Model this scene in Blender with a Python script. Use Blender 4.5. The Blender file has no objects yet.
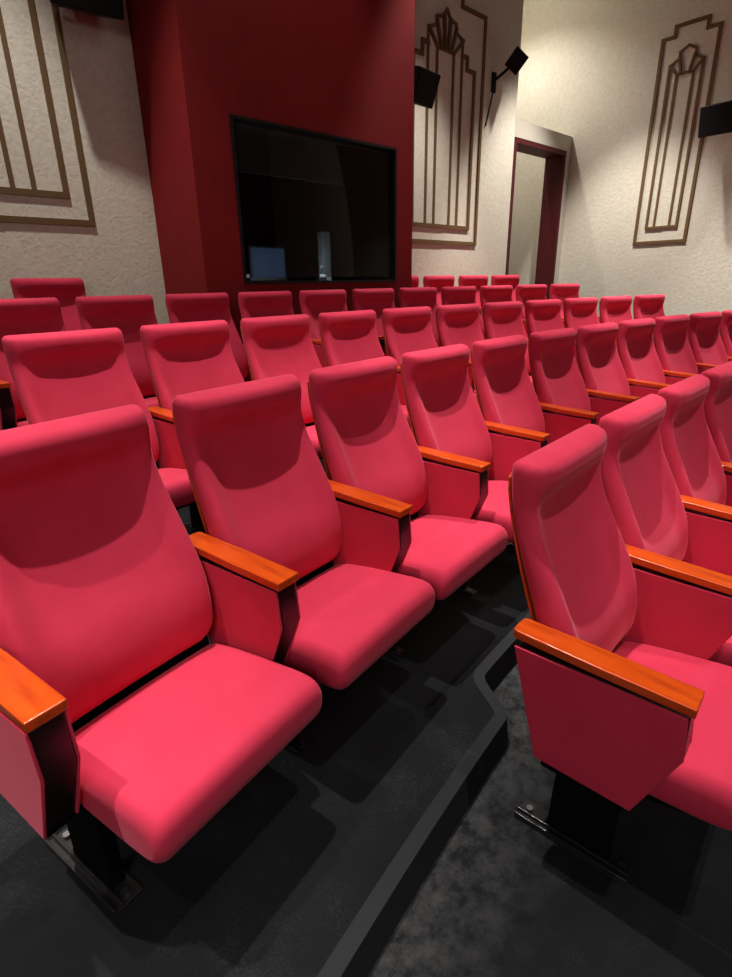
import bpy, bmesh, math, random
from mathutils import Vector, Matrix
C = bpy.context.scene.collection
PI = math.pi
random.seed(4)

# ------------------------------------------------------------------ materials
def new_mat(name):
    m = bpy.data.materials.new(name); m.use_nodes = True
    nt = m.node_tree; b = nt.nodes['Principled BSDF']
    return m, nt, b
def simple(name, col, rough=.6, spec=.5, metal=0, emit=None, es=0):
    m, nt, b = new_mat(name)
    b.inputs['Base Color'].default_value = (*col, 1)
    b.inputs['Roughness'].default_value = rough
    b.inputs['Specular IOR Level'].default_value = spec
    b.inputs['Metallic'].default_value = metal
    if emit:
        b.inputs['Emission Color'].default_value = (*emit, 1)
        b.inputs['Emission Strength'].default_value = es
    return m
def ramp(nt, fac, stops):
    r = nt.nodes.new('ShaderNodeValToRGB')
    while len(r.color_ramp.elements) < len(stops): r.color_ramp.elements.new(.5)
    for e, (p, c) in zip(r.color_ramp.elements, stops):
        e.position = p; e.color = (*c, 1)
    nt.links.new(fac, r.inputs[0]); return r.outputs[0]
def noise(nt, scale, detail=4, rough=.5, vec=None, dim=None):
    n = nt.nodes.new('ShaderNodeTexNoise'); n.inputs['Scale'].default_value = scale
    n.inputs['Detail'].default_value = detail; n.inputs['Roughness'].default_value = rough
    if vec: nt.links.new(vec, n.inputs['Vector'])
    return n.outputs['Fac']
def coords(nt, scale=(1, 1, 1), kind='Object'):
    t = nt.nodes.new('ShaderNodeTexCoord'); m = nt.nodes.new('ShaderNodeMapping')
    m.inputs['Scale'].default_value = scale
    nt.links.new(t.outputs[kind], m.inputs['Vector']); return m.outputs[0]
def bump(nt, b, h, strength, dist=.01):
    n = nt.nodes.new('ShaderNodeBump'); n.inputs['Strength'].default_value = strength
    n.inputs['Distance'].default_value = dist
    nt.links.new(h, n.inputs['Height']); nt.links.new(n.outputs[0], b.inputs['Normal'])

def mat_velvet():
    m, nt, b = new_mat('red_velvet')
    v = coords(nt)
    f = noise(nt, 9, 5, .6, v)
    nt.links.new(ramp(nt, f, [(.3, (.545, .027, .070)), (.7, (.600, .035, .085))]), b.inputs['Base Color'])
    b.inputs['Roughness'].default_value = .85
    b.inputs['Specular IOR Level'].default_value = .2
    b.inputs['Sheen Weight'].default_value = .22
    b.inputs['Sheen Roughness'].default_value = .4
    b.inputs['Sheen Tint'].default_value = (1, .45, .55, 1)
    bump(nt, b, noise(nt, 420, 2, .5, v), .12, .002)
    return m
def mat_wood():
    m, nt, b = new_mat('orange_wood')
    v = coords(nt, (22, 2.2, 22))
    f = noise(nt, 2.2, 6, .6, v)
    nt.links.new(ramp(nt, f, [(.25, (.34, .030, .003)), (.5, (.58, .066, .004)), (.8, (.72, .105, .008))]), b.inputs['Base Color'])
    b.inputs['Roughness'].default_value = .28
    b.inputs['Coat Weight'].default_value = .5; b.inputs['Coat Roughness'].default_value = .15
    return m
def mat_wall():
    m, nt, b = new_mat('cream_wallpaper')
    v = coords(nt, (1, 1, 1))
    vo = nt.nodes.new('ShaderNodeTexVoronoi'); vo.inputs['Scale'].default_value = 34
    vo.feature = 'SMOOTH_F1'
    nv = nt.nodes.new('ShaderNodeTexNoise'); nv.inputs['Scale'].default_value = 14; nv.inputs['Detail'].default_value = 5
    nt.links.new(v, nv.inputs['Vector'])
    mx = nt.nodes.new('ShaderNodeMix'); mx.data_type = 'VECTOR'; mx.inputs['Factor'].default_value = .12
    nt.links.new(v, mx.inputs[4]); nt.links.new(nv.outputs['Color'], mx.inputs[5])
    nt.links.new(mx.outputs[1], vo.inputs['Vector'])
    nt.links.new(ramp(nt, vo.outputs['Distance'], [(.1, (.66, .615, .52)), (.45, (.73, .69, .59)), (.8, (.76, .725, .63))]), b.inputs['Base Color'])
    b.inputs['Roughness'].default_value = .75
    b.inputs['Specular IOR Level'].default_value = .25
    bump(nt, b, vo.outputs['Distance'], .35, .006)
    return m
def mat_carpet(dust=None):
    m, nt, b = new_mat('dark_carpet')
    v = coords(nt)
    a = noise(nt, 2.1, 6, .68, v); g = noise(nt, 160, 3, .7, v)
    mm = nt.nodes.new('ShaderNodeMath'); mm.operation = 'MULTIPLY_ADD'
    nt.links.new(g, mm.inputs[0]); mm.inputs[1].default_value = .55; 
    nt.links.new(a, mm.inputs[2])
    nt.links.new(ramp(nt, mm.outputs[0], [(.55, (.0036, .0041, .0056)), (.80, (.0068, .0076, .0100)), (1.0, (.024, .026, .031))]), b.inputs['Base Color'])
    if dust:                                       # pale worn dust along the foot of the step
        (cx, cy), R = dust
        t = nt.nodes.new('ShaderNodeTexCoord'); sb = nt.nodes.new('ShaderNodeVectorMath'); sb.operation = 'SUBTRACT'
        nt.links.new(t.outputs['Object'], sb.inputs[0]); sb.inputs[1].default_value = (cx, cy, 0)
        ln = nt.nodes.new('ShaderNodeVectorMath'); ln.operation = 'LENGTH'; nt.links.new(sb.outputs[0], ln.inputs[0])
        mr = nt.nodes.new('ShaderNodeMapRange'); nt.links.new(ln.outputs['Value'], mr.inputs['Value'])
        mr.inputs['From Min'].default_value = R-.30; mr.inputs['From Max'].default_value = R-.02
        n2 = noise(nt, 15, 8, .75, v)
        r2 = ramp(nt, n2, [(.40, (0, 0, 0)), (.62, (1, 1, 1))])
        mu = nt.nodes.new('ShaderNodeMath'); mu.operation = 'MULTIPLY'; nt.links.new(mr.outputs[0], mu.inputs[0]); nt.links.new(r2, mu.inputs[1])
        mx = nt.nodes.new('ShaderNodeMix'); mx.data_type = 'RGBA'; nt.links.new(mu.outputs[0], mx.inputs[0])
        nt.links.new(b.inputs['Base Color'].links[0].from_socket, mx.inputs[6]); mx.inputs[7].default_value = (.050, .052, .054, 1)
        nt.links.new(mx.outputs[2], b.inputs['Base Color'])
    b.inputs['Roughness'].default_value = .95
    b.inputs['Specular IOR Level'].default_value = .15
    b.inputs['Sheen Weight'].default_value = .1
    bump(nt, b, g, .6, .004)
    return m
def mat_glass():
    m, nt, b = new_mat('window_glass')
    out = nt.nodes['Material Output']; nt.nodes.remove(b)
    tr = nt.nodes.new('ShaderNodeBsdfTransparent'); tr.inputs[0].default_value = (.6, .63, .64, 1)
    gl = nt.nodes.new('ShaderNodeBsdfGlossy'); gl.inputs['Roughness'].default_value = .02
    lw = nt.nodes.new('ShaderNodeFresnel'); lw.inputs['IOR'].default_value = 1.5
    mx = nt.nodes.new('ShaderNodeMixShader')
    nt.links.new(lw.outputs[0], mx.inputs[0]); nt.links.new(tr.outputs[0], mx.inputs[1]); nt.links.new(gl.outputs[0], mx.inputs[2])
    nt.links.new(mx.outputs[0], out.inputs[0]); return m
def mat_booth():
    m, nt, b = new_mat('dark_red_paint')
    f = noise(nt, 3, 4, .5, coords(nt))
    nt.links.new(ramp(nt, f, [(.3, (.215, .009, .011)), (.7, (.245, .012, .015))]), b.inputs['Base Color'])
    b.inputs['Roughness'].default_value = .8; b.inputs['Specular IOR Level'].default_value = .2
    return m
VELVET = mat_velvet(); WOOD = mat_wood(); WALL = mat_wall(); CARPET = mat_carpet(); GLASS = mat_glass(); BOOTH = mat_booth()
BLACK = simple('black_plastic', (.006, .006, .007), .5, .4)
LACQUER = simple('black_lacquer', (.010, .004, .004), .3, .5)
SPEAKER = simple('speaker_black', (.006, .0065, .007), .6, .25)
GRILLE = simple('speaker_grille', (.009, .009, .010), .85, .2)
METAL = simple('worn_steel', (.30, .30, .31), .35, .5, 1)
IRON = simple('black_iron', (.085, .085, .09), .28, .5, .85)
RELIEF = simple('bronze_relief', (.15, .085, .034), .5, .4)
DOORRED = simple('maroon_door_paint', (.075, .006, .010), .6, .3)
TRIM = simple('cream_paint', (.56, .52, .45), .6, .3)
INTER = simple('booth_interior', (.022, .022, .022), .8, .2)
MATTE = simple('matte_black', (.003, .003, .003), .9, .1)
PLAINGREY = simple('plain_grey', (.22, .23, .22), .8, .2)
NOSING = simple('grey_nosing', (.0130, .0143, .0175), .8, .3)
CEIL = simple('dark_ceiling', (.06, .055, .05), .9, .1)
GLOW = simple('bluish_emission', (.02, .03, .05), .5, .3, 0, (.25, .42, .85), .10)
LEDW = simple('small_light', (.2, .2, .2), .5, .3, 0, (.8, .9, 1), .35)
LAMPM = simple('lamp_lens', (.8, .8, .8), .5, .3, 0, (1, .93, .82), 25)

# ------------------------------------------------------------------ mesh helpers
def obj(name, bm, mat, parent=None, smooth=False, bevel=0):
    bmesh.ops.recalc_face_normals(bm, faces=bm.faces)
    me = bpy.data.meshes.new(name); bm.to_mesh(me); bm.free()
    if smooth:
        for p in me.polygons: p.use_smooth = True
    me.materials.append(mat)
    o = bpy.data.objects.new(name, me); C.objects.link(o)
    if parent: o.parent = parent
    if bevel:
        md = o.modifiers.new('bevel', 'BEVEL'); md.width = bevel; md.segments = 3; md.limit_method = 'ANGLE'; md.angle_limit = math.radians(35)
        md.harden_normals = False
        for p in me.polygons: p.use_smooth = True
        w = o.modifiers.new('wn', 'WEIGHTED_NORMAL'); w.keep_sharp = True
    return o
def box(bm, x0, x1, y0, y1, z0, z1, mat=None):
    vs = [bm.verts.new(v) for v in [(x0,y0,z0),(x1,y0,z0),(x1,y1,z0),(x0,y1,z0),(x0,y0,z1),(x1,y0,z1),(x1,y1,z1),(x0,y1,z1)]]
    if mat is not None:
        for v in vs: v.co = mat @ v.co
    for f in [(0,3,2,1),(4,5,6,7),(0,1,5,4),(1,2,6,5),(2,3,7,6),(3,0,4,7)]: bm.faces.new([vs[i] for i in f])
def prism(bm, pts, a, b, to):          # polygon pts (p,q) extruded between a and b; to(p,q,t) -> co
    lo = [bm.verts.new(to(p, q, a)) for p, q in pts]; hi = [bm.verts.new(to(p, q, b)) for p, q in pts]
    bm.faces.new(lo); bm.faces.new(hi[::-1]); n = len(pts)
    for i in range(n): bm.faces.new([lo[i], lo[(i+1) % n], hi[(i+1) % n], hi[i]])
def cyl(bm, c, r, h, axis='z', n=20, r2=None):
    r2 = r if r2 is None else r2
    def P(a, rr, t):
        x, y = rr*math.cos(a), rr*math.sin(a)
        return Vector(c) + Vector({'z': (x, y, t), 'y': (x, t, y), 'x': (t, x, y)}[axis])
    lo = [bm.verts.new(P(2*PI*i/n, r, 0)) for i in range(n)]; hi = [bm.verts.new(P(2*PI*i/n, r2, h)) for i in range(n)]
    bm.faces.new(lo[::-1]); bm.faces.new(hi)
    for i in range(n): bm.faces.new([lo[i], lo[(i+1) % n], hi[(i+1) % n], hi[i]])
def tube(bm, pts, r, n=8):
    pts = [Vector(p) for p in pts]; rings = []
    for i, p in enumerate(pts):
        d = (pts[min(i+1, len(pts)-1)] - pts[max(i-1, 0)]).normalized()
        a = d.orthogonal().normalized() if not rings else (pa - d*pa.dot(d)).normalized()
        pa = a; b = d.cross(a)
        rings.append([bm.verts.new(p + r*(a*math.cos(2*PI*k/n) + b*math.sin(2*PI*k/n))) for k in range(n)])
    for i in range(len(rings)-1):
        for k in range(n): bm.faces.new([rings[i][k], rings[i][(k+1) % n], rings[i+1][(k+1) % n], rings[i+1][k]])
    bm.faces.new(rings[0][::-1]); bm.faces.new(rings[-1])
def tag(o, label=None, cat=None, group=None, kind=None):
    if label: o['label'] = label
    if cat: o['category'] = cat
    if group: o['group'] = group
    if kind: o['kind'] = kind
    return o
def thing(name, label, cat, loc=(0,0,0), rz=0, group=None):
    o = bpy.data.objects.new(name, None); o.empty_display_size = .1; C.objects.link(o)
    o.location = loc; o.rotation_euler = (0, 0, rz); return tag(o, label, cat, group)
def struct(name, bm, mat, label=None, bevel=0):
    return tag(obj(name, bm, mat, None, False, bevel), label, None, None, 'structure')
def lerp(tab, t):
    if t <= tab[0][0]: return tab[0][1]
    for (a, x), (b, y) in zip(tab, tab[1:]):
        if t <= b:
            k = (t-a)/(b-a); return x + (y-x)*k
    return tab[-1][1]
def smooth_tab(tab, n):               # catmull-rom resample of a list of tuples
    out = []; m = len(tab)
    for i in range(m-1):
        p0, p1, p2, p3 = tab[max(i-1, 0)], tab[i], tab[i+1], tab[min(i+2, m-1)]
        for k in range(n):
            t = k/n
            out.append(tuple(.5*((2*b)+(-a+c)*t+(2*a-5*b+4*c-d)*t*t+(-a+3*b-3*c+d)*t**3) for a, b, c, d in zip(p0, p1, p2, p3)))
    out.append(tab[-1]); return out

# ------------------------------------------------------------------ measured geometry (metres; X along the rear wall, Y towards it)
WA = 0.8273529; CH = 1.406
def W(x, y): return (math.sin(WA)*x + math.cos(WA)*y, -math.cos(WA)*x + math.sin(WA)*y)
FLOOR = [0, .105, .209, .3315, .4515]
# row: start point, heading, radius of the arc, seat spacing
ROWS = {0: ((.5010, .9640), .706, 20.0, .56*.984),
        1: ((-.6534, .8139), .5873568, 14.2548, .56*.988),
        2: ((-1.2383, 2.0547), .6423514, 15.8543, .56*1.0454),
        3: ((-1.9165, 2.8590), .6461174, 16.6097, .56*1.0576)}
CEN = {}
for r, ((x, y), ph, R, s) in ROWS.items():
    p = W(x, y); a = WA - ph                       # heading of the row's x axis in world
    CEN[r] = ((p[0] + R*math.sin(a), p[1] - R*math.cos(a)), a, R, s)
(c3, a3, R3, s3) = CEN[3]
CEN[4] = (c3, a3, R3 + .89, .56*1.05)
def on_row(r, t, off=0):              # t metres along the arc, off metres in front of it
    c, a, R, s = CEN[r]; b = a - t/R
    return (c[0] - (R-off)*math.sin(b), c[1] + (R-off)*math.cos(b)), b

# ------------------------------------------------------------------ room
XL, XR, YF, YB, YR, ZC = -3.6, 8.8, -4.6, 4.85, 6.7, 5.6
EDGE = .567
def step_edge(r, t):                  # the first step is cut back behind the short right-hand row
    if r != 1: return EDGE
    k = min(1, max(0, (t-1.10)/.16)); return EDGE - .012 - .150*k*k*(3-2*k)
def tier_poly(r):
    c, a, R, s = CEN[r]; pts = []
    t = -6.0
    while t < 14:
        (x, y), b = on_row(r, t, step_edge(r, t))
        if XL < x < XR: pts.append((x, y))
        t += .02 if (r == 1 and .9 < t < 1.4) else .12
    return [(XL, pts[0][1])] + pts + [(XR, pts[-1][1])]
bm = bmesh.new(); box(bm, XL, XR, YF, YR, -.1, 0); struct('floor', bm, mat_carpet((CEN[1][0], CEN[1][2]-EDGE)), 'dark grey worn carpet on the lowest level, bottom right')
names = {1: 'first', 2: 'second', 3: 'third', 4: 'top'}
for r in (1, 2, 3, 4):
    arc = tier_poly(r)
    bm = bmesh.new(); prism(bm, arc + [(XR, YR), (XL, YR)], FLOOR[r-1], FLOOR[r], lambda p, q, t: (p, q, t))
    struct('floor_%d' % (r+1), bm, CARPET, 'dark carpeted %s riser carrying a row of seats' % names[r])
    bm = bmesh.new(); sec = [(-.036, 0), (.001, 0), (.001, -.1035), (.016, -.1035), (.004, .003), (-.036, .003)]
    rings = []
    for q_, (x, y) in enumerate(arc):
        p0, p1 = arc[max(q_-1, 0)], arc[min(q_+1, len(arc)-1)]
        d = Vector((p1[1]-p0[1], p0[0]-p1[0])).normalized()
        rings.append([bm.verts.new((x + d.x*p, y + d.y*p, FLOOR[r] + q)) for p, q in sec])
    for A, B in zip(rings, rings[1:]):
        for k in range(len(sec)): bm.faces.new([A[k], A[(k+1) % 6], B[(k+1) % 6], B[k]])
    bm.faces.new(rings[0]); bm.faces.new(rings[-1][::-1])
    struct('trim_%d' % r, bm, NOSING, 'dark grey nosing strip along the %s step edge' % names[r])
T = .15
bm = bmesh.new()
box(bm, XL, 2.17, YB, YB+T, 0, ZC); box(bm, 4.46, 7.27, YB, YB+T, 0, ZC)
box(bm, 2.17, 4.46, YB+.95, YB+.95+T, 0, ZC)
struct('wall_back', bm, WALL, 'cream patterned rear wall')
bm = bmesh.new(); box(bm, XR, XR+T, YF, YR, 0, ZC); struct('wall_right', bm, WALL, 'cream patterned side wall on the right')
bm = bmesh.new(); box(bm, 7.12, XR+T, YR, YR+T, 0, ZC); box(bm, 7.12, 7.27, YB+T, YR, 0, ZC)
struct('wall_recess', bm, WALL)
bm = bmesh.new(); box(bm, XL-T, XL, YF, YR, 0, ZC); struct('wall_left', bm, WALL)
bm = bmesh.new(); box(bm, XL, XR, YF-T, YF, 0, ZC); struct('wall_front', bm, BOOTH)
bm = bmesh.new(); box(bm, XL-T, XR+T, YF-T, YR+T, ZC, ZC+.1); struct('ceiling', bm, CEIL)
# the projection booth that steps out of the rear wall
BX0, BX1, BY = 2.15, 4.46, 4.10
WX0, WX1, WZ0, WZ1 = 2.50, 4.205, 1.425, 2.555
bm = bmesh.new()
y0, y1 = BY, BY+.1
box(bm, BX0, WX0, y0, y1, FLOOR[3], ZC); box(bm, WX1, BX1, y0, y1, FLOOR[3], ZC)
box(bm, WX0, WX1, y0, y1, FLOOR[3], WZ0); box(bm, WX0, WX1, y0, y1, WZ1, ZC)
box(bm, BX0, BX0+.1, y1, YB+T, FLOOR[3], ZC); box(bm, BX1-.1, BX1, y1, YB+T, FLOOR[3], ZC)
struct('wall_booth', bm, BOOTH, 'dark red projecting wall of the projection booth with black window')
for nm, b6 in (('floor_booth', (BX0+.1, BX1-.1, y1, YB+.95, 1.15, 1.20)), ('ceiling_booth', (BX0+.1, BX1-.1, y1, YB+.95, 2.9, 2.95)),
               ('wall_booth_left', (BX0+.1, BX0+.12, y1, YB+.93, 1.2, 2.9)), ('wall_booth_right', (BX1-.12, BX1-.1, y1, YB+.93, 1.2, 2.9)),
               ('wall_booth_back', (BX0+.12, BX1-.12, YB+.93, YB+.949, 1.2, 2.9))):
    bm = bmesh.new(); box(bm, *b6); struct(nm, bm, INTER)
# window
def frame_bm(x0, x1, z0, z1, w, ya, yb):
    bm = bmesh.new()
    box(bm, x0, x1, ya, yb, z0, z0+w); box(bm, x0, x1, ya, yb, z1-w, z1)
    box(bm, x0, x0+w, ya, yb, z0+w, z1-w); box(bm, x1-w, x1, ya, yb, z0+w, z1-w); return bm
wf = struct('window_1', frame_bm(WX0-.02, WX1+.02, WZ0-.012, WZ1+.02, .022, BY-.012, BY+.09), BLACK, 'large black framed projection booth window in the red wall')
bm = bmesh.new(); box(bm, WX0+.03, WX1-.03, BY+.028, BY+.034, WZ0+.038, WZ1-.03); obj('glass_pane', bm, GLASS, wf)
bm = bmesh.new(); box(bm, WX0, WX1, BY+.11, BY+.13, 2.235, 2.9)  # plain grey sheet forms the paler band across the window top
tag(obj('header_sheet', bm, PLAINGREY), 'dark grey flat blind behind the top of booth window', 'sheet')
# things in the booth
m = thing('booth_slab', 'dim bluish glowing monitor behind the lower left of booth window', 'slab', (3.06, 4.62, 1.2), .15)  # emissive slab makes the dim bluish patch behind the window
bm = bmesh.new(); box(bm, -.23, .23, -.015, .015, .24, .54); obj('slab_case', bm, BLACK, m, bevel=.005)
bm = bmesh.new(); box(bm, -.20, .20, -.018, -.0152, .27, .52); obj('slab_face', bm, GLOW, m)
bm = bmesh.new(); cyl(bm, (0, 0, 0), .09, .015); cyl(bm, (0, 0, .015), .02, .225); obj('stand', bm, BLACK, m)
m = thing('film_projector', 'dark boxy projector standing behind the right half of booth window', 'projector', (3.75, 5.0, 1.2))
bm = bmesh.new(); box(bm, -.22, .22, -.2, .3, .25, .62); obj('housing', bm, MATTE, m, bevel=.02)
bm = bmesh.new(); cyl(bm, (0, -.34, .44), .05, .14, 'y'); obj('lens', bm, MATTE, m, bevel=.004)
for sx in (-.18, .18):
    for sy in (-.15, .25): bm = bmesh.new(); box(bm, sx-.02, sx+.02, sy-.02, sy+.02, 0, .25); obj('leg', bm, BLACK, m)
bm = bmesh.new(); box(bm, 3.50, 3.60, 4.35, 4.42, 1.2, 1.86)
tag(obj('lamp_post', bm, PLAINGREY, bevel=.006), 'narrow grey upright column standing right of centre behind booth window', 'column')
for (x, w, lb) in ((2.56, .07, 'small pale device at the lower left corner behind booth window'), (3.36, .09, 'small pale device at the lower middle behind booth window')):
    bm = bmesh.new(); box(bm, x, x+w, 4.24, 4.28, 1.2, 1.50); 
    d = tag(obj('control_box', bm, BLACK, bevel=.004), lb, 'device')
    bm = bmesh.new(); box(bm, x+.01, x+w-.01, 4.237, 4.2395, 1.465, 1.49); obj('indicator_light', bm, LEDW, d)

# doorway portal between rear wall and right wall
PX0, PX1 = 7.272, 8.798
bm = bmesh.new(); box(bm, PX0, PX1, YB, YB+.32, 3.21, 3.41); box(bm, 8.67, PX1, YB, YB+.32, FLOOR[4], 3.21)
struct('trim_5', bm, TRIM, 'cream lintel and post around the doorway in far corner')
bm = bmesh.new()
box(bm, 8.62, 8.669, YB+.004, YB+.318, FLOOR[4], 3.15)
box(bm, PX0, PX0+.08, YB+.004, YB+.10, FLOOR[4], 3.15)
box(bm, PX0, 8.669, YB+.004, YB+.318, 3.15, 3.209)
struct('door_1', bm, DOORRED, 'maroon door frame of the open doorway in the far corner')

# ------------------------------------------------------------------ art deco reliefs
def strip(bm, pts, w, d0, to):
    for n_, (a, b) in enumerate(zip(pts, pts[1:])):
        a = Vector(a); b = Vector(b); d = d0 + .0012*(n_ % 2); t = (b-a).normalized(); n = Vector((-t.y, t.x))*w/2; e = t*w/2*.98
        q = [a-e-n, b+e-n, b+e+n, a-e+n]
        prism(bm, [(p.x, p.y) for p in q], 0, d, to)
def mir(pts): return [(-x, z) for x, z in pts][::-1]
def relief(label, cx, wall, big=True, sc=1.0):
    """design drawn in (x, z) around its centre line, laid on the rear wall (Y) or the right wall (X)"""
    if wall == 'back':
        root = thing('wall_relief', label, 'wall relief', (cx, YB, 1.87)); to = lambda p, q, t: (p*sc, -.001-t, q)
    else:
        root = thing('wall_relief', label, 'wall relief', (XR, cx, 1.88)); to = lambda p, q, t: (-.001-t, -p*sc, q)
    D = .016
    def part(name, polys, w):
        bm = bmesh.new(); D = .012 if name == 'flute' else .019 if name == 'crown' else .016
        for q_, p in enumerate(polys): strip(bm, p, w, D + .0025*q_, to)
        return obj(name, bm, RELIEF, root)
    if big:
        half = [(0, .0), (.71, 0), (.71, 2.43), (.27, 2.43), (.27, 2.60), (0, 2.60)]
        part('outer_frame', [half, mir(half)], .042)
        half = [(0, .18), (.54, .18), (.54, 1.86), (.395, 1.86), (.395, 1.98), (.30, 1.98)]
        part('stepped_frame', [half, mir(half)], .042)
        part('flute', [[(.30, .18), (.30, 2.12)]], .036); part('flute', [[(-.30, .18), (-.30, 2.12)]], .036)
        part('flute', [[(.145, .18), (.145, 1.97)]], .036); part('flute', [[(-.145, .18), (-.145, 1.97)]], .036)
        cr = [(.30, 2.12), (.17, 2.17), (.17, 2.24), (.06, 2.27), (0, 2.34)]
        part('crown', [cr, mir(cr), [(-.145, 1.97), (.145, 1.97)], [(.30, 2.12), (.145, 1.97)], [(-.30, 2.12), (-.145, 1.97)],
                       [(.085, 1.97), (.17, 2.20)], [(-.085, 1.97), (-.17, 2.20)], [(.03, 1.97), (.055, 2.26)], [(-.03, 1.97), (-.055, 2.26)]], .030)
    else:
        half = [(0, 0), (.335, 0), (.335, 2.41), (.19, 2.41), (.19, 2.52), (0, 2.52)]
        part('outer_frame', [half, mir(half)], .040)
        half = [(0, .19), (.20, .19), (.20, 2.10)]
        part('inner_frame', [half, mir(half)], .032)
        part('flute', [[(.10, .19), (.10, 1.99)]], .030); part('flute', [[(-.10, .19), (-.10, 1.99)]], .030)
        cr = [(.20, 2.10), (.095, 2.16), (.095, 2.23), (.0, 2.28)]
        part('crown', [cr, mir(cr), [(-.10, 1.99), (.10, 1.99)], [(.20, 2.10), (.10, 1.99)], [(-.20, 2.10), (-.10, 1.99)],
                       [(.05, 1.99), (.09, 2.17)], [(-.05, 1.99), (-.09, 2.17)]], .026)
relief('wide bronze fluted wall relief left of the red booth wall', 1.02, 'back', True, .87)
relief('wide bronze fluted wall relief with crown between red wall and doorway', 5.79, 'back')
relief('narrow bronze fluted wall relief with crown on the right side wall', 3.37, 'right', False)

# ------------------------------------------------------------------ speakers
def speaker(label, loc, rot, w=.36, h=.30, d=.26):
    """loc = wall side of bracket; rot = Euler of the cabinet; front of cabinet faces -Y before rotation"""
    t = thing('wall_speaker', label, 'speaker', loc); 
    M = Matrix.Translation((0, 0, 0)) @ rot
    bm = bmesh.new()
    pts = [(-w/2, -d/2), (w/2, -d/2), (w/2*.72, d/2), (-w/2*.72, d/2)]
    prism(bm, pts, -h/2, h/2, lambda p, q, z: M @ Vector((p, q, z)))
    cab = obj('cabinet', bm, SPEAKER, t, bevel=.008)
    bm = bmesh.new(); box(bm, -w/2*.94, w/2*.94, -d/2-.008, -d/2-.0005, -h/2*.93, h/2*.93, M); obj('front_grille', bm, GRILLE, t)
    return t
def rot(tilt, yaw, roll=0): return Matrix.Rotation(yaw, 4, 'Z') @ Matrix.Rotation(tilt, 4, 'X') @ Matrix.Rotation(roll, 4, 'Y')
def arm(t, pts, r=.014):
    bm = bmesh.new(); tube(bm, pts, r); obj('wall_bracket', bm, SPEAKER, t)
t = speaker('black wall speaker half hidden behind the right edge of red wall', (5.03, 4.58, 3.31), rot(.35, .1))
arm(t, [(0, .10, 0), (0, .268, 0)], .02)
t = speaker('black wall speaker at top left above the carpeted seats, beside red wall', (1.76, 4.64, 3.27), rot(.3, -.1), .46, .22, .26)
arm(t, [(0, .10, 0), (0, .208, 0)], .02)
t = speaker('long black wall speaker beside the relief on right side wall', (8.45, 2.68, 3.20), rot(.25, PI/2*-1), .50, .32, .30)
arm(t, [(.10, 0, 0), (.348, 0, 0)], .02)
t = speaker('small tilted black wall speaker near the corner above the doorway', (6.90, 4.66, 3.93), rot(.45, -.75, .62), .19, .22, .15)
arm(t, [(-.05, .03, -.06), (-.15, .08, -.15), (-.18, .16, -.20)], .018)
bm = bmesh.new(); box(bm, -.22, -.15, .16, .188, -.33, -.12); obj('bracket_plate', bm, SPEAKER, t, bevel=.004)
bm = bmesh.new(); tube(bm, [(-.20, .165, -.32), (-.24, .178, -.5), (-.30, .18, -.70)], .009); obj('cable', bm, SPEAKER, t)

# ------------------------------------------------------------------ the cinema seat
HW = .244
def back_mesh():
    # z, front y at the centre, front y at the sides, rear y
    tab = [(.392, .112, .102, .150), (.402, .084, .074, .150), (.435, .063, .053, .150), (.50, .062, .050, .150), (.57, .082, .062, .163),
           (.635, .120, .086, .180), (.70, .157, .117, .203), (.76, .187, .148, .224), (.82, .210, .178, .243), (.87, .223, .197, .255),
           (.905, .222, .205, .262), (.93, .208, .203, .267), (.95, .192, .200, .270), (.975, .182, .197, .272), (.998, .183, .199, .273), (1.015, .197, .209, .270), (1.026, .232, .237, .255)]
    tab = smooth_tab(tab, 3)
    xs = []; r = .034
    for i in range(9): xs.append(HW - r + r*math.sin(PI/2*i/8))
    inner = [k*(HW-r)/11 for k in range(11)]
    xs = [-x for x in xs[::-1]] + [-x for x in inner[:0:-1]] + inner + xs
    bm = bmesh.new(); rings = []
    z0, z1 = tab[0][0], tab[-1][0]
    for x in xs:
        ax = abs(x); e = max(0, (ax-(HW-r))/r); k = math.sqrt(max(.0, 1-e*e))*.93 + .07
        sm = min(1, max(0, (ax-.155)/.05)); sm = sm*sm*(3-2*sm); w = .55*max(0, 1-(ax/.225)**2.2) + .45*(1-sm)
        # bottom corners rounded, top corners nearly square
        rb = .075; eb = max(0, (ax-(HW-rb))/rb); zb = z0 + rb*(1-math.sqrt(max(0, 1-eb*eb)))
        rt = .022; et = max(0, (ax-(HW-rt))/rt); zt = z1 - rt*(1-math.sqrt(max(0, 1-et*et)))
        fr, re = [], []
        for z, yc, ys, yr in tab:
            yf = ys + (yc-ys)*w; zz = zb + (z-z0)*(zt-zb)/(z1-z0)
            mid = (yf*.35+yr*.65)
            xx = x*(1 - .035*min(1, max(0, (zz-.62)/.2)))
            fr.append((xx, mid+(yf-mid)*k, zz)); re.append((xx, mid+(yr-mid)*k, zz))
        rings.append([bm.verts.new(v) for v in fr + re[::-1]])
    for A, B in zip(rings, rings[1:]):
        n = len(A)
        for k in range(n): bm.faces.new([A[k], A[(k+1) % n], B[(k+1) % n], B[k]])
    bm.faces.new(rings[0]); bm.faces.new(rings[-1][::-1])
    return bm
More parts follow.
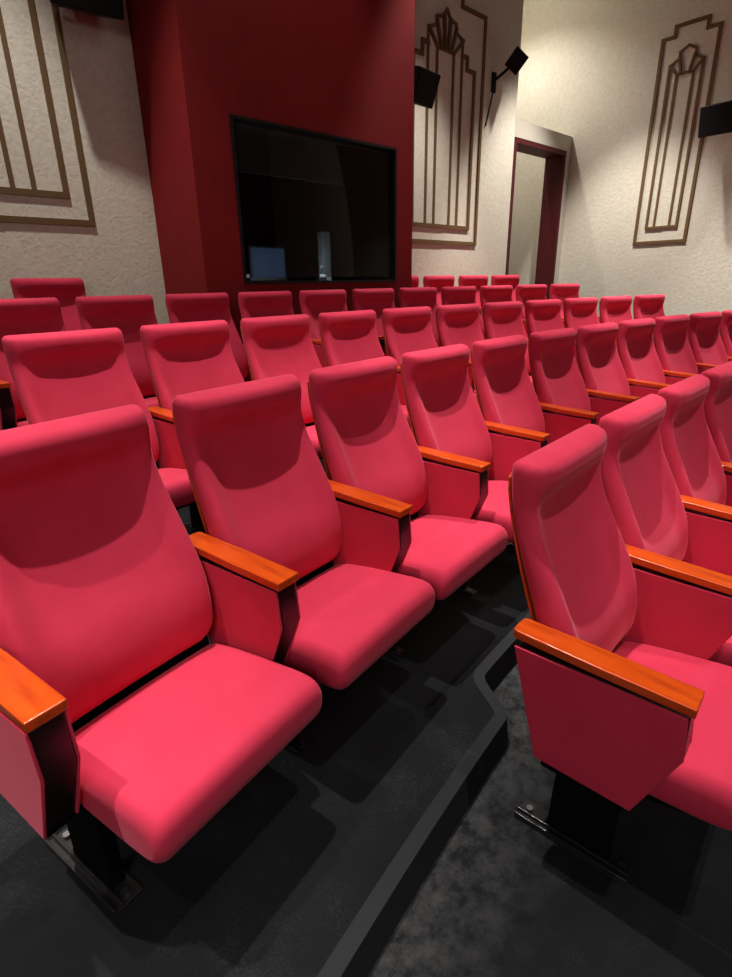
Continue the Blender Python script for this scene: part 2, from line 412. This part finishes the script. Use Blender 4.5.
def shell_mesh():
    tab = [(.30, .148), (.42, .154), (.50, .154), (.58, .167), (.64, .184), (.70, .207), (.76, .228), (.82, .247), (.87, .259), (.91, .268), (.95, .275), (.985, .277)]
    bm = bmesh.new(); n = 15; F, B = [], []
    for j, (z, y) in enumerate(tab):
        fr, bk = [], []
        hw = (HW - .009)*(1 - .035*min(1, max(0, (z-.62)/.2))) if z > .45 else HW - .003 - .03*(.45-z)/.15
        for i in range(n):
            x = -hw + 2*hw*i/(n-1)
            edge = .018*max(0, (abs(x)-hw+.05)/.05)**2
            fr.append(bm.verts.new((x, y-edge*.5, z))); bk.append(bm.verts.new((x, y+.007-edge*.5, z)))
        F.append(fr); B.append(bk)
    m = len(tab)
    for j in range(m-1):
        for i in range(n-1):
            bm.faces.new([F[j][i], F[j][i+1], F[j+1][i+1], F[j+1][i]]); bm.faces.new([B[j][i+1], B[j][i], B[j+1][i], B[j+1][i+1]])
        bm.faces.new([F[j][0], F[j+1][0], B[j+1][0], B[j][0]]); bm.faces.new([F[j][-1], B[j][-1], B[j+1][-1], F[j+1][-1]])
    for i in range(n-1):
        bm.faces.new([F[0][i], B[0][i], B[0][i+1], F[0][i+1]]); bm.faces.new([F[-1][i], F[-1][i+1], B[-1][i+1], B[-1][i]])
    return bm
def cushion_mesh():
    prof = [(.092, .362), (.065, .381), (-.02, .401), (-.10, .413), (-.18, .423), (-.25, .430), (-.285, .428), (-.305, .416), (-.315, .390), (-.313, .350), (-.298, .322),
            (-.25, .308), (-.15, .302), (0, .300), (.075, .302), (.096, .325)]
    prof = smooth_tab(prof + [prof[0]], 3)[:-1]
    hw = .2425; r = .030; xs = [hw-r+r*math.sin(PI/2*i/7) for i in range(8)]; inner = [k*(hw-r)/8 for k in range(8)]
    xs = [-x for x in xs[::-1]] + [-x for x in inner[:0:-1]] + inner + xs
    bm = bmesh.new(); rings = []
    for x in xs:
        e = max(0, (abs(x)-(hw-r))/r); k = math.sqrt(max(0, 1-e*e))
        kz = .40 + .60*k; ky = .90 + .10*k; ring = []
        crown = .007*(1-(x/hw)**2)
        for y, z in prof:
            taper = 1 - .015*max(0, -y/.3)
            zz = .350 + (z-.350)*kz + (crown if z > .36 else 0)
            ring.append(bm.verts.new((x*taper, -.10 + (y+.10)*ky, zz)))
        rings.append(ring)
    for A, B in zip(rings, rings[1:]):
        n = len(A)
        for k in range(n): bm.faces.new([A[k], A[(k+1) % n], B[(k+1) % n], B[k]])
    bm.faces.new(rings[0]); bm.faces.new(rings[-1][::-1]); return bm
def pan_mesh():
    bm = bmesh.new(); P = [(-.26, .312), (.10, .312), (.12, .28), (.08, .255), (-.14, .262), (-.25, .290)]
    prism(bm, P, -.205, .205, lambda p, q, t: (t, p, q))
    prism(bm, [(.100, .290), (.142, .290), (.142, .420), (.118, .420), (.104, .370)], -.241, .241, lambda p, q, t: (t, p, q)); return bm
PANEL = [(.185, .618), (.110, .325), (-.112, .318), (-.186, .510), (-.178, .618)]
def yz(p, q, t): return (t, p, q)
def arm_meshes():
    out = {}
    bm = bmesh.new()                                     # black core and front post
    prism(bm, [(.178, .613), (.104, .33), (-.108, .325), (-.185, .510), (-.180, .613)], -.0292, .0292, yz)
    out['core'] = bm
    bm = bmesh.new()
    P = []                                               # plank: rounded rear end seen from above
    w = .036
    P += [(-w, -.188), (w, -.188), (w+.001, .0), (w-.002, .14)]
    for i in range(7):
        a = PI*i/6; P.append(((w-.003)*math.copysign(abs(math.cos(a))**.45, math.cos(a)) if i != 3 else 0, .180+.014*math.sin(a)**.6 if 0 < i < 6 else .180))
    P += [(-w+.002, .14), (-w-.001, .0)]
    lo = [bm.verts.new((p, q, .618+.012*max(0, (q+.19)/.38))) for p, q in P]; hi = [bm.verts.new((p, q, .640+.012*max(0, (q+.19)/.38))) for p, q in P]
    bm.faces.new(lo[::-1]); bm.faces.new(hi); n = len(P)
    for i in range(n): bm.faces.new([lo[i], lo[(i+1) % n], hi[(i+1) % n], hi[i]])
    out['plank'] = bm
    for s in (-1, 1):
        bm = bmesh.new()
        a, b = (.0295, .0360) if s > 0 else (-.0360, -.0295)
        prism(bm, [(y, z-.006 if z > .6 else z) for y, z in PANEL], a, b, yz); out['panel%d' % s] = bm
    bm = bmesh.new()                                     # pedestal and foot
    prism(bm, [(.095, .300), (-.100, .300), (-.075, .22), (-.070, .03), (-.075, .009), (.10, .009), (.09, .03), (.085, .22)], .070, .108, yz)
    box(bm, -.028, .108, -.10, .095, .300, .322)
    out['ped'] = bm
    bm = bmesh.new()
    box(bm, .042, .115, -.125, .172, 0, .008)
    for sx in (.045, .064): box(bm, sx-.003, sx+.003, -.125, .172, .008, .020)
    out['plate'] = bm
    for k, y in enumerate((-.102, .145)):
        bm = bmesh.new(); cyl(bm, (.084, y, .008), .010, .010, n=6); out['bolt%d' % k] = bm
    return out
# prototypes: built once at the first seat, copied from there
proto = {}
def build_proto():
    t = thing('cinema_seat', 'x', 'cinema seat')
    obj('backrest', back_mesh(), VELVET, t, smooth=True)
    obj('back_shell', shell_mesh(), WOOD, t, smooth=False, bevel=.003)['label'] = 'orange wooden rear shell'
    obj('seat_cushion', cushion_mesh(), VELVET, t, smooth=True)
    obj('seat_pan', pan_mesh(), MATTE, t, bevel=.01)
    def mk(x):
        A = arm_meshes()
        core = obj('armrest', A['core'], LACQUER, t, bevel=.004); core.location.x = x
        p = obj('arm_top', A['plank'], WOOD, core, bevel=.003); p['label'] = 'glossy orange wooden arm top'
        for s in (-1, 1): obj('side_panel', A['panel%d' % s], VELVET, core, bevel=.005)
        ped = obj('pedestal', A['ped'], MATTE, t, bevel=.006); ped.location.x = x
        obj('base_plate', A['plate'], IRON, ped, bevel=.0015)
        for k in (0, 1): obj('bolt', A['bolt%d' % k], METAL, ped)
    mk(-.28)
    return t
def copy_tree(o, parent=None):
    c = o.copy(); C.objects.link(c); c.parent = parent
    for ch in list(o.children): copy_tree(ch, c)
    return c
base = build_proto(); used = [False]; SRC = []
bpy.context.view_layer.update()
def place(r, t, label, group, end=False, nudge=(0, 0, 0), width=1.0):
    (p, b) = on_row(r, t, 0)
    if used[0]: o = copy_tree(SRC[0])
    else: o = base; used[0] = True
    if len(SRC) == 0: SRC.append(o)
    elif SRC[0] is base and o is not base: SRC[0] = o
    c, a, R, s = CEN[r]
    o.location = (p[0]+nudge[0], p[1]+nudge[1], FLOOR[r]); o.rotation_euler = (0, 0, b+nudge[2])
    o.scale = (s/.56*width, 1, 1)
    o['label'] = label; o['group'] = group
    if end:
        for nm in ('armrest', 'pedestal'):
            for ch in list(o.children):
                if ch.name.split('.')[0] == nm and ch.location.x < 0:
                    k = copy_tree(ch, o); k.location.x = .28; k.scale.x = -1
                    break
    return o
ORD = ['first', 'second', 'third', 'fourth', 'fifth', 'sixth', 'seventh', 'eighth', 'ninth', 'tenth', 'eleventh', 'twelfth']
NUDGE = {}
SHIFT = {2: -.022, 3: -.030}
TN = {(1, 2): -.020, (1, 3): -.030, (1, 4): -.028, (1, 5): -.010}
def row(r, n, fmt, group, special={}, last_end=True):
    s = CEN[r][3]
    for i in range(n):
        lab = special.get(i) or fmt % ORD[i]
        place(r, (i+.5)*s + SHIFT.get(r, 0) + TN.get((r, i), 0), lab, group, end=(i == n-1 and last_end), nudge=NUDGE.get((r, i), (0, 0, 0)))
row(1, 11, 'red velvet seat with orange wooden arms, %s from left in the near left row', 'seats of the near left row',
    {0: 'largest red velvet seat, nearest at lower left, with wooden arms both sides'})
for ch in bpy.data.objects['cinema_seat'].children:     # the wooden end arm sits slightly further out and back
    if ch.name in ('armrest', 'pedestal'): ch.location.x -= .006; ch.location.y += .045
row(0, 4, 'red velvet seat, %s from the aisle in the short row at right foreground', 'seats of the right foreground row',
    {0: 'red velvet aisle seat at right foreground with pentagonal upholstered side panel'})
row(2, 11, 'red velvet seat, %s from left in the second row behind the nearest seats', 'seats of the second row back')
row(3, 11, 'red velvet seat, %s from left in the third row, before the booth window', 'seats of the third row back')
s4 = CEN[4][3]
T4 = 0.0
def t_row4(k): return T4 + k*s4
for k, (tt, lab) in enumerate([(.878, 'dark red seat standing alone against the cream wall at far left, rearmost row'),
        (4.637, 'rearmost row seat mostly hidden behind the red wall right edge'),
        (5.225, 'rearmost row seat below the wide crowned relief, leftmost of three fully visible'),
        (5.815, 'rearmost row seat right of the crowned relief, middle of three fully visible'),
        (6.395, 'rearmost row seat just before the doorway, at the end of its row')]):
    place(4, tt, lab, 'seats of the rearmost row', end=(k in (0, 4)))

# ------------------------------------------------------------------ lights
POW = {}
def downlight(x, y, power, cone=105, blend=.5, size=.05, col=(1, .90, .78), aim=None, label=None):
    l = bpy.data.lights.new('downlight', 'SPOT'); l.energy = power; l.spot_size = math.radians(cone); l.spot_blend = blend
    l.shadow_soft_size = size; l.color = (1, .935, .85)
    o = bpy.data.objects.new('downlight_lamp', l); C.objects.link(o); o.location = (x, y, ZC-.06)
    if aim: o.rotation_euler = (Vector(aim)-Vector(o.location)).to_track_quat('-Z', 'Y').to_euler()
    return o
for x in (-1.2, .9, 3.0, 5.1, 7.4):
    for y, p, cn, bl, sz in ((-.7, 330, 50, .5, .04), (1.60, 860, 46, .6, .03), (3.75, 460, 62, .5, .08)):
        if (x, y) == (7.4, 3.75): p, cn = 1000, 66
        if (x, y) == (5.1, 3.75): p = 600
        if (x, y) == (3.0, 3.75): p, y = 90, 3.55
        if (x, y) == (7.4, 1.60): cn = 60
        downlight(x, y, p*1.03, cn, bl, sz)
downlight(7.5, 5.62, 200, 130, .6, .03)
def area(x, y, z, sx, power, aim):  # added soft fill, no real fixture; lifts the shaded seat fronts and side panel
    l = bpy.data.lights.new('soft', 'AREA'); l.energy = power; l.size = sx; l.color = (1, .9, .82)
    o = bpy.data.objects.new('added_fill_area', l); C.objects.link(o); o.location = (x, y, z)
    o.rotation_euler = (Vector(aim)-Vector(o.location)).to_track_quat('-Z', 'Y').to_euler()
area(3, -2.6, 5.0, 2.5, 28, (3, 1, 0)); area(-1.9, -1.1, 2.7, 1.2, 34, (1.4, .5, .6))
l = bpy.data.lights.new('booth_fill', 'POINT'); l.energy = 2.6; l.color = (.8, .9, 1); l.shadow_soft_size = .015  # added fill inside the booth to brighten what stands behind the glass
o = bpy.data.objects.new('added_booth_fill', l); C.objects.link(o); o.location = (3.35, 4.18, 1.56)

w = bpy.data.worlds.new('World'); bpy.context.scene.world = w; w.use_nodes = True
w.node_tree.nodes['Background'].inputs[0].default_value = (0.02, 0.02, 0.02, 1)

# ------------------------------------------------------------------ camera
f, th, ro = 547.11174, .3591026, -.0175804
def Wv(v):
    a = W(v[0], v[1]); return Vector((a[0], a[1], v[2]))
ct, st, cr, sr = math.cos(th), math.sin(th), math.cos(ro), math.sin(ro)
Rt = Vector((1, 0, 0)); Up = Vector((0, st, ct)); Fw = Vector((0, ct, -st))
ex = Wv(cr*Rt + sr*Up); ey = Wv(-sr*Rt + cr*Up); ez = -Wv(Fw)
cam = bpy.data.cameras.new('camera'); co = bpy.data.objects.new('camera', cam); C.objects.link(co)
M = Matrix((ex, ey, ez)).transposed().to_4x4(); M.translation = (0, 0, CH); co.matrix_world = M
cam.sensor_fit = 'VERTICAL'; cam.sensor_height = 36; cam.sensor_width = 27; cam.lens = 36*f/977; cam.clip_start = .02
sc = bpy.context.scene; sc.camera = co
sc.view_settings.view_transform = 'Standard'; sc.view_settings.look = 'None'; sc.view_settings.gamma = 1
sc.view_settings.use_curve_mapping = False; sc.view_settings.exposure = 0
